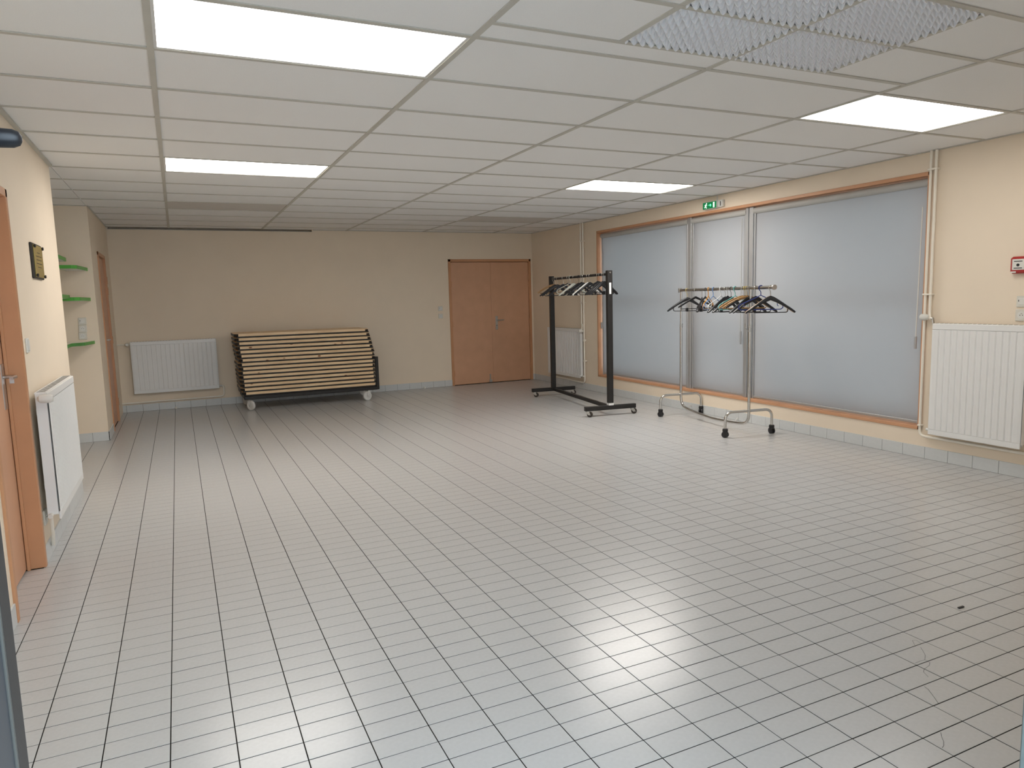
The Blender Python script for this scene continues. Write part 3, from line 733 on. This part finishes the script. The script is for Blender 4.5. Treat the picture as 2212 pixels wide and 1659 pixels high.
# table trolley -----------------------------------------------------------
TYF, TYB = 10.0, 10.70
t = thing('table_trolley', 'black steel trolley on white castors carrying the stacked tables', 'trolley', (1.6, 10.35, 0))
def part(name, a, b, m='black_metal', ch=.004): return MB().box(a, b, ch).build(name, m, t, True)
part('base_rail', (.725, TYF - .01, .148), (2.53, TYF + .04, .196)); part('base_rail', (.725, TYB - .04, .148), (2.53, TYB + .01, .196))
part('base_end', (.725, TYF, .150), (.775, TYB, .194)); part('base_end', (2.48, TYF, .150), (2.53, TYB, .194)); part('base_cross', (1.58, TYF, .150), (1.64, TYB, .194))
part('upright', (2.512, TYF - .008, .150), (2.556, TYF + .035, .622)); part('upright', (2.512, TYB - .035, .150), (2.556, TYB + .008, .622))
part('upright_tie', (2.52, TYF, .59), (2.55, TYB, .618))
def caster(parent, x, y, r, wd, yaw, wm, fm, ztop, world=True):
    c_ = MB(); ca, sa = math.cos(yaw), math.sin(yaw)
    def P(u, v, z): return (x + u * ca - v * sa, y + u * sa + v * ca, z)
    off = .022
    c_.tube([P(0, 0, ztop - .014), P(0, 0, ztop)], .024, 12)
    for s_ in (-1, 1):
        v0, v1 = s_ * (wd / 2 + .003), s_ * (wd / 2 + .007)
        pr_ = [(-.024, ztop - .012), (.024, ztop - .012), (off + .014, r - .008), (off - .014, r - .008)]
        vs = [P(u, v0, z) for u, z in pr_] + [P(u, v1, z) for u, z in pr_]
        c_.add(vs, [(0, 1, 2, 3), (7, 6, 5, 4), (0, 4, 5, 1), (1, 5, 6, 2), (2, 6, 7, 3), (3, 7, 4, 0)])
    o = c_.build('caster', fm, parent, world)
    w_ = MB(); pts = [(-wd / 2, .75), (-wd / 2, .93), (-wd * .32, 1.0), (wd * .32, 1.0), (wd / 2, .93), (wd / 2, .75)]
    n = 22; vs = []; fs = []
    prof = [(-wd / 2 * .6, .0), (-wd / 2 * .6, .55 * r), (-wd / 2, .62 * r)] + [(a, b * r) for a, b in pts] + [(wd / 2, .62 * r), (wd / 2 * .6, .55 * r), (wd / 2 * .6, .0)]
    for a, rr in prof:
        for k in range(n): an = 2 * PI * k / n; vs.append(P(off + rr * math.cos(an), a, r + rr * math.sin(an)))
    for i in range(len(prof) - 1):
        for k in range(n): k2 = (k + 1) % n; fs.append((i * n + k, i * n + k2, (i + 1) * n + k2, (i + 1) * n + k))
    w_.add(vs, fs, True); w_.build('wheel', wm, o, world)
    a_ = MB().tube([P(off, -wd / 2 - .009, r), P(off, wd / 2 + .009, r)], .007, 8); a_.build('axle', 'steel', o, world)
    return o
for x, y, yaw in ((.79, TYF + .04, -.9), (2.40, TYF + .03, -2.85), (2.44, TYB - .05, .3), (.80, TYB - .05, 2.0)): caster(t, x, y, 0.066, .034, yaw, 'white_wheel', 'white_wheel', .150)

stack = [(.708, 2.391), (.710, 2.405), (.712, 2.419), (.717, 2.433), (.720, 2.442), (.728, 2.462), (.740, 2.476), (.728, 2.468), (.739, 2.477),
         (.732, 2.473), (.734, 2.476), (.738, 2.479), (.742, 2.482), (.740, 2.485), (.753, 2.495)]
ords = ['topmost of the stack', 'second from the top of the stack', 'third from the top of the stack', 'fourth from the top of the stack', 'fifth from the top of the stack', 'sixth from the top of the stack',
        'seventh from the top of the stack', 'middle of the stack of fifteen', 'seventh from the bottom of the stack', 'sixth from the bottom of the stack', 'fifth from the bottom of the stack', 'fourth from the bottom of the stack',
        'third from the bottom of the stack', 'second from the bottom of the stack', 'lowest of the stack on the trolley']
tm = {}
for i, (xa, xb) in enumerate(stack):
    zc = 1.012 - i * (1.012 - .232) / 14
    L = xb - xa; hx = L / 2; D = TYB - TYF; ch = .05
    jy = random.uniform(-.006, .006)
    t = thing('folding_table', 'folded pine table with black frame, ' + ords[i], 'table', ((xa + xb) / 2, TYF + jy, zc - .036), 0, 'folding tables stacked on the trolley')
    ex = ch; exr = max(.012, min(ch, 2.508 - xb))
    pts = [(-hx, 0), (hx, 0), (hx + exr, ch), (hx + exr, D - ch), (hx, D), (-hx, D), (-hx - ex, D - ch), (-hx - ex, ch)]
    tp = MB().prism(pts, .019, .053)
    o = tp.build('tabletop', 'pine', t)
    for s_ in (-1, 1):
        ex = ch if s_ < 0 else exr
        q = [(s_ * (hx + .004), -.001), (s_ * (hx + ex + .003), ch - .004), (s_ * (hx + ex + .003), D - ch + .004), (s_ * (hx + .004), D + .001), (s_ * (hx + .002), D - .002), (s_ * (hx + ex - .002), D - ch), (s_ * (hx + ex - .002), ch), (s_ * (hx + .002), .002)]
        if s_ < 0: q = q[::-1]
        MB().prism(q, .018, .050 if s_ < 0 else .040).build('end_band', 'black_metal', o)
    MB().box((-hx - .025, .004, .001), (hx + exr + .002, .03, .019), .003).build('frame_rail', 'black_metal', t)
    MB().box((-hx - .025, D - .03, .001), (hx + exr + .002, D - .004, .019), .003).build('frame_rail', 'black_metal', t)
    for x in (-hx + .02, hx - .05): MB().box((x, .03, .002), (x + .03, D - .03, .018), .002).build('folded_leg', 'black_metal', t)
    MB().box((-.35, .10, .002), (.35, .13, .018), .002).build('folded_leg', 'black_metal', t); MB().box((-.35, D - .13, .002), (.35, D - .10, .018), .002).build('folded_leg', 'black_metal', t)

# black coat rack -----------------------------------------------------------
N_, F_ = Vector((4.530, 6.99, 0)), Vector((4.782, 8.85, 0))
mid = (N_ + F_) / 2; ax = (F_ - N_); LEN = ax.length; rz = math.atan2(ax.y, ax.x) - PI / 2       # local +y = away from the camera
black = thing('coat_rack', 'black square tube coat rack on castors left of the window', 'coat rack', mid, rz)
hl = LEN / 2
def bp(name, a, b, m='black_metal', ch=.003): return MB().box(a, b, ch).build(name, m, black)
for y, s_ in ((-hl, -1), (hl, 1)):
    bp('post', (-.03, y - .03, .118), (.03, y + .03, 1.69)); bp('base_bar', (-.325, y - .025, .072), (.325, y + .025, .122))
    for x in (-.285, .285): caster(black, x, y, .034, .024, -.7 + .5 * (x > 0), 'rubber', 'steel', .072, False)
bp('bottom_bar', (-.022, -hl + .02, .078), (.022, hl - .02, .118))
MB().tube([(0, -hl + .02, 1.65), (0, hl - .02, 1.65)], .016, 12).build('hanging_rail', 'black_metal', black)
bp('paper_label', (-.012, -hl - .0312, 1.42), (.012, -hl - .0300, 1.55), 'hanger_white', 0)
MB().box((-.0305, -hl - .0305, .124), (.0305, -hl + .0305, .150), 0).build('white_tape', 'hanger_white', black)
MB().lathe([(.009, -.034), (.009, -.029)], (0, -hl, 1.665), 'y', 10).build('rail_bolt', 'steel', black)

# chrome coat rack ------------------------------------------------------------
N2, F2 = Vector((5.0, 5.24, 0)), Vector((5.215, 6.55, 0))
mid2 = (N2 + F2) / 2; ax2 = F2 - N2; L2 = ax2.length; rz2 = math.atan2(ax2.y, ax2.x) - PI / 2
chrome = thing('coat_rack', 'chrome tube coat rack with curved feet in front of the blinds', 'coat rack', mid2, rz2)
h2 = L2 / 2
MB().tube(fillet([(0, -h2, 1.05), (0, -h2, .115), (0, -h2 + .25, .085), (0, 0, .065), (0, h2 - .25, .085), (0, h2, .115), (0, h2, 1.05)], .11, 7), .0145, 14).build('lower_frame', 'chrome', chrome)
for y in (-h2, h2):
    MB().tube([(0, y, 1.03), (0, y, 1.44)], .0115, 12).build('upper_post', 'chrome', chrome)
    MB().tube([(0, y, 1.02), (0, y, 1.06)], .017, 12).build('height_collar', 'steel', chrome)
    MB().tube(fillet([(-.262, y, .075), (-.262, y, .245), (.262, y, .245), (.262, y, .075)], .11, 8), .0135, 14).build('foot_arch', 'chrome', chrome)
    for x in (-.262, .262):
        o = MB().lathe([(.016, .045), (.024, .05), (.027, .07), (.026, .085), (.015, .09)], (x, y, 0), 'z', 16).build('caster', 'black_plastic', chrome)
        yaw = random.uniform(0, 3)
        for s_ in (-1, 1):
            c_ = Vector((math.cos(yaw), math.sin(yaw), 0)) * .013 * s_
            u = Vector((math.cos(yaw), math.sin(yaw), 0))
            MB().tube([(x + c_.x - u.x * .010, y + c_.y - u.y * .010, .030), (x + c_.x - u.x * .007, y + c_.y - u.y * .007, .030), (x + c_.x + u.x * .007, y + c_.y + u.y * .007, .030), (x + c_.x + u.x * .010, y + c_.y + u.y * .010, .030)], [.024, .030, .030, .024], 18).build('wheel', 'black_plastic', o)
RY0 = -h2 - .27 * L2; RY1 = h2 + .02
MB().tube([(0, RY0, 1.44), (0, RY1, 1.44)], .0165, 14).build('hanging_rail', 'chrome', chrome)
MB().tube([(0, RY0 - .012, 1.44), (0, RY0 + .004, 1.44)], .024, 14).build('rail_stop', 'steel', chrome)
MB().box((-.02, RY1 - .01, 1.415), (.02, RY1 + .014, 1.465), .004).build('rail_stop', 'steel', chrome)
MB().tube(fillet([(0, -h2, 1.02), (-.03, -h2, 1.03), (-.04, -h2, 1.05), (-.055, -h2, 1.05), (-.055, -h2, 1.10)], .012), .004, 8).build('side_hook', 'steel', chrome)
for y in (-h2 + .22, h2 - .18): MB().tube([(0, y, .08), (0, y, .12), (.018, y, .138), (.03, y, .128), (.03, y, .115)], .0028, 6).build('wire_hook', 'wire', chrome)

# hangers ----------------------------------------------------------------------
def arc_hook(rr, w, neck, tip=200):
    """hook centred on the rail, opening to +x; neck runs down to z=neck"""
    pts = [(rr * math.cos(math.radians(a)), 0, rr * math.sin(math.radians(a))) for a in range(-20, tip, 20)]
    x, _, z = pts[-1]
    pts += [(-rr * .75, 0, -rr * .9), (-.004, 0, -rr - .012), (0, 0, -rr - .022), (0, 0, neck)]
    return MB().tube(pts, w, 8)
HM = {}
def hanger_meshes(style, m, hook_m, rr):
    key = (style, m, hook_m, round(rr, 4))
    if key in HM: return HM[key]
    out = []
    if style == 'suit':                     # broad contoured shoulders
        apex = -rr - .062
        out.append(('hook', arc_hook(rr, .0019, apex - .01).mesh('hook', hook_m)))
        xs = [-.215, -.20, -.17, -.13, -.09, -.05, -.02, 0, .02, .05, .09, .13, .17, .20, .215]
        pts = [(x, .02 * (abs(x) / .215) ** 2, apex - .016 - .135 * (abs(x) / .215) ** 1.2) for x in xs]
        rz_ = [.008, .011, .012, .012, .014, .017, .020, .021, .020, .017, .014, .012, .012, .011, .008]
        ry_ = [.014, .020, .019, .015, .010, .008, .008, .008, .008, .008, .010, .015, .019, .020, .014]
        out.append(('shoulders', MB().tube(pts, rz_, 10, r2=ry_, up=(0, 0, 1)).mesh('shoulders', m)))
        zb = apex - .150
        out.append(('trouser_bar', MB().tube(fillet([(-.15, .012, apex - .10), (-.15, .008, zb), (.15, .008, zb), (.15, .012, apex - .10)], .02), .0042, 8).mesh('trouser_bar', m)))
    elif style == 'clip':                   # straight plastic arms, bar with two clips
        apex = -rr - .05
        out.append(('hook', arc_hook(rr, .002, apex - .01).mesh('hook', hook_m)))
        pts = [(x, 0, apex - .012 - .105 * (abs(x) / .20) ** 1.1) for x in (-.20, -.15, -.1, -.05, 0, .05, .1, .15, .20)]
        out.append(('shoulders', MB().tube(pts, [.008, .010, .010, .011, .014, .011, .010, .010, .008], 8, r2=.006, up=(0, 0, 1)).mesh('shoulders', m)))
        b = MB().tube([(-.17, 0, apex - .10), (-.17, 0, apex - .135), (.17, 0, apex - .135), (.17, 0, apex - .10)], .0035, 8)
        out.append(('trouser_bar', b.mesh('trouser_bar', m)))
        c_ = MB()
        for x in (-.10, .10): c_.box((x - .014, -.012, apex - .165), (x + .014, .012, apex - .125), .004)
        out.append(('clips', c_.mesh('clips', m)))
    elif style == 'tube':                   # slim one-colour plastic tube hanger
        w_ = .0042; apex = -rr - .05
        out.append(('hook', arc_hook(rr, w_ * .9, apex).mesh('hook', m)))
        pts = fillet([(0, 0, apex), (-.06, 0, apex - .03), (-.19, 0, apex - .085), (-.205, 0, apex - .115), (-.185, 0, apex - .135), (.185, 0, apex - .135), (.205, 0, apex - .115), (.19, 0, apex - .085), (.06, 0, apex - .03), (0, 0, apex)], .018, 4)
        out.append(('frame', MB().tube(pts[:-1], w_, 8, closed=True).mesh('frame', m)))
        n_ = MB()
        for s_ in (-1, 1): n_.tube([(s_ * .15, 0, apex - .068), (s_ * .15, 0, apex - .095), (s_ * .16, 0, apex - .105)], w_ * .8, 6)
        out.append(('strap_hooks', n_.mesh('strap_hooks', m)))
    elif style == 'wood':                   # arched flat wooden hanger with a bar
        apex = -rr - .045
        out.append(('hook', arc_hook(rr, .0019, apex - .015).mesh('hook', hook_m)))
        xs = [-.22, -.205, -.17, -.12, -.07, -.03, 0, .03, .07, .12, .17, .205, .22]
        pts = [(x, .045 * (abs(x) / .22) ** 2, apex - .022 - .105 * (abs(x) / .22) ** 1.6) for x in xs]
        out.append(('shoulders', MB().tube(pts, [.007, .010, .011, .012, .013, .015, .017, .015, .013, .012, .011, .010, .007], 10, r2=.0075, up=(0, 0, 1)).mesh('shoulders', m)))
        out.append(('trouser_bar', MB().tube([(-.185, .030, apex - .085), (-.185, .02, apex - .13), (.185, .02, apex - .13), (.185, .030, apex - .085)], .0055, 8).mesh('trouser_bar', m)))
    HM[key] = out
    return out
def hanger(rack, y, zr, r_rail, style, m, yaw, label, group, hook_m='wire', tilt=0.0, scale=1.0):
    rr = r_rail + .0022 + (.0018 if style == 'tube' else 0)
    c_, s_ = math.cos(rack.rotation_euler.z), math.sin(rack.rotation_euler.z)
    loc = (rack.location.x - s_ * y, rack.location.y + c_ * y, zr)
    t = thing('clothes_hanger', label, 'hanger', loc, rack.rotation_euler.z + yaw, group)
    t.rotation_euler = (0, tilt, rack.rotation_euler.z + yaw)
    for nm, me in hanger_meshes(style, m, hook_m, rr): link(nm, me, t)
    return t
def yb(px, A, B, zr):                      # where along the rail a hook shows in the photograph (bisection in the rail's own length)
    lo, hi = -.1, 1.3
    for _ in range(40):
        md = (lo + hi) / 2; q = A + (B - A) * md; x = project((q.x, q.y, zr))[0]
        if x < px: lo = md
        else: hi = md
    return lo
GB = 'hangers on the black rack'
HB = [(500, 'wood', 'tan_wood', -0.30, 'tan wooden hanger at the far left end of the black rack', 'wire'),
      (545, 'suit', 'black_plastic', -0.28, 'black plastic hanger right beside the tan wooden one on the black rack', 'wire'),
      (600, 'suit', 'black_plastic', -0.20, 'second black plastic hanger from the tan wooden one on the black rack', 'wire'),
      (735, 'suit', 'navy_black', 0.05, 'blue-black hanger just left of the pale grey hangers on the black rack', 'wire'),
      (850, 'clip', 'black_plastic', 0.10, 'black clip hanger touching the left pale grey hanger on the black rack', 'steel'),
      (905, 'tube', 'pale_grey', 0.10, 'left one of two pale grey hangers on the black rack', 'wire'),
      (990, 'suit', 'pale_grey', 0.15, 'right one of two pale grey hangers on the black rack', 'wire'),
      (1105, 'suit', 'black_plastic', 0.12, 'black hanger directly right of the pale grey hangers on the black rack', 'dark'), (1170, 'clip', 'black_plastic', 0.30, 'black clip hanger two places left of the bright white one on the black rack', 'wire'), (1215, 'suit', 'black_plastic', 0.10, 'black hanger directly left of the bright white one on the black rack', 'wire'),
      (1320, 'suit', 'hanger_white', 0.22, 'bright white hanger in the middle of the black rack', 'wire'),
      (1375, 'suit', 'black_plastic', 0.15, 'black hanger directly right of the bright white one on the black rack', 'wire'),
      (1560, 'clip', 'black_plastic', 0.30, 'black clip hanger left of the near post cluster on the black rack', 'wire'),
      (1605, 'suit', 'black_plastic', 0.35, 'black hanger at the near end of the black rack, third from the near post', 'wire'),
      (1685, 'suit', 'black_plastic', 0.20, 'black hanger second from the near post of the black rack', 'wire'),
      (1725, 'suit', 'black_plastic', 0.30, 'black hanger right against the near post of the black rack', 'wire')]
for zx, st, m, yaw, lab, hk in HB:
    k = yb(1150 + zx / 11.06, F_, N_, 1.65)
    hanger(black, hl - min(max(k, .04), .95) * LEN, 1.65, .016, st, m, yaw, lab, GB, hk)
GC = 'hangers on the chrome rack'
HCR = [(415, 'suit', 'black_plastic', -0.45, 'wide black hanger at the far left end of the chrome rack', 'gold_wire'),
       (555, 'clip', 'black_plastic', -0.10, 'black hanger second from the left end of the chrome rack', 'wire'),
       (660, 'suit', 'black_plastic', 0.90, 'black hanger third from the left end, turned edge-on, on the chrome rack', 'wire'),
       (715, 'clip', 'black_plastic', 0.60, 'black hanger directly left of the orange one on the chrome rack', 'dark'),
       (765, 'tube', 'orange', 0.75, 'orange plastic hanger on the chrome rack', 'wire'),
       (845, 'tube', 'light_blue', 0.50, 'mid blue plastic hanger next to the orange one on the chrome rack', 'wire'),
       (970, 'tube', 'hanger_white', 0.35, 'slim white plastic hanger on the chrome rack', 'wire'),
       (1045, 'suit', 'black_plastic', 0.20, 'black hanger just right of the slim white one on the chrome rack', 'wire'), (1085, 'clip', 'black_plastic', 0.35, 'black clip hanger two places right of the slim white one on the chrome rack', 'wire'), (1140, 'suit', 'black_plastic', 0.15, 'black hanger with a thick black hook beside the turquoise one', 'black_plastic'),
       (1205, 'tube', 'teal', 0.10, 'turquoise plastic hanger on the chrome rack', 'wire'),
       (1330, 'wood', 'brown_wood', -0.30, 'left of two brown arched wooden hangers on the chrome rack', 'wire'),
       (1370, 'clip', 'black_plastic', -0.10, 'black clip hanger between the two brown wooden ones on the chrome rack', 'gold_wire'),
       (1400, 'wood', 'brown_wood', -0.40, 'right of two brown arched wooden hangers on the chrome rack', 'gold_wire'),
       (1440, 'suit', 'black_plastic', 0.10, 'black hanger just left of the dark blue one on the chrome rack', 'wire'),
       (1550, 'suit', 'black_plastic', -0.20, 'black hanger between the post and the dark blue hanger of the chrome rack', 'wire'),
       (1630, 'tube', 'dark_blue', -0.42, 'dark blue plastic hanger near the right end of the chrome rack', 'wire'),
       (1800, 'suit', 'black_plastic', -0.55, 'wide black hanger at the near right end of the chrome rack', 'wire'),
       (1788, 'suit', 'pale_wood', -0.55, 'pale wooden hanger behind the wide black one at the right end of the chrome rack', 'wire')]
for zx, st, m, yaw, lab, hk in HCR:
    k = yb(1430 + zx / 7.628, F2, N2, 1.44)
    hanger(chrome, h2 - min(max(k, .02), 1.235) * L2, 1.44, .0165, st, m, yaw, lab, GC, hk)
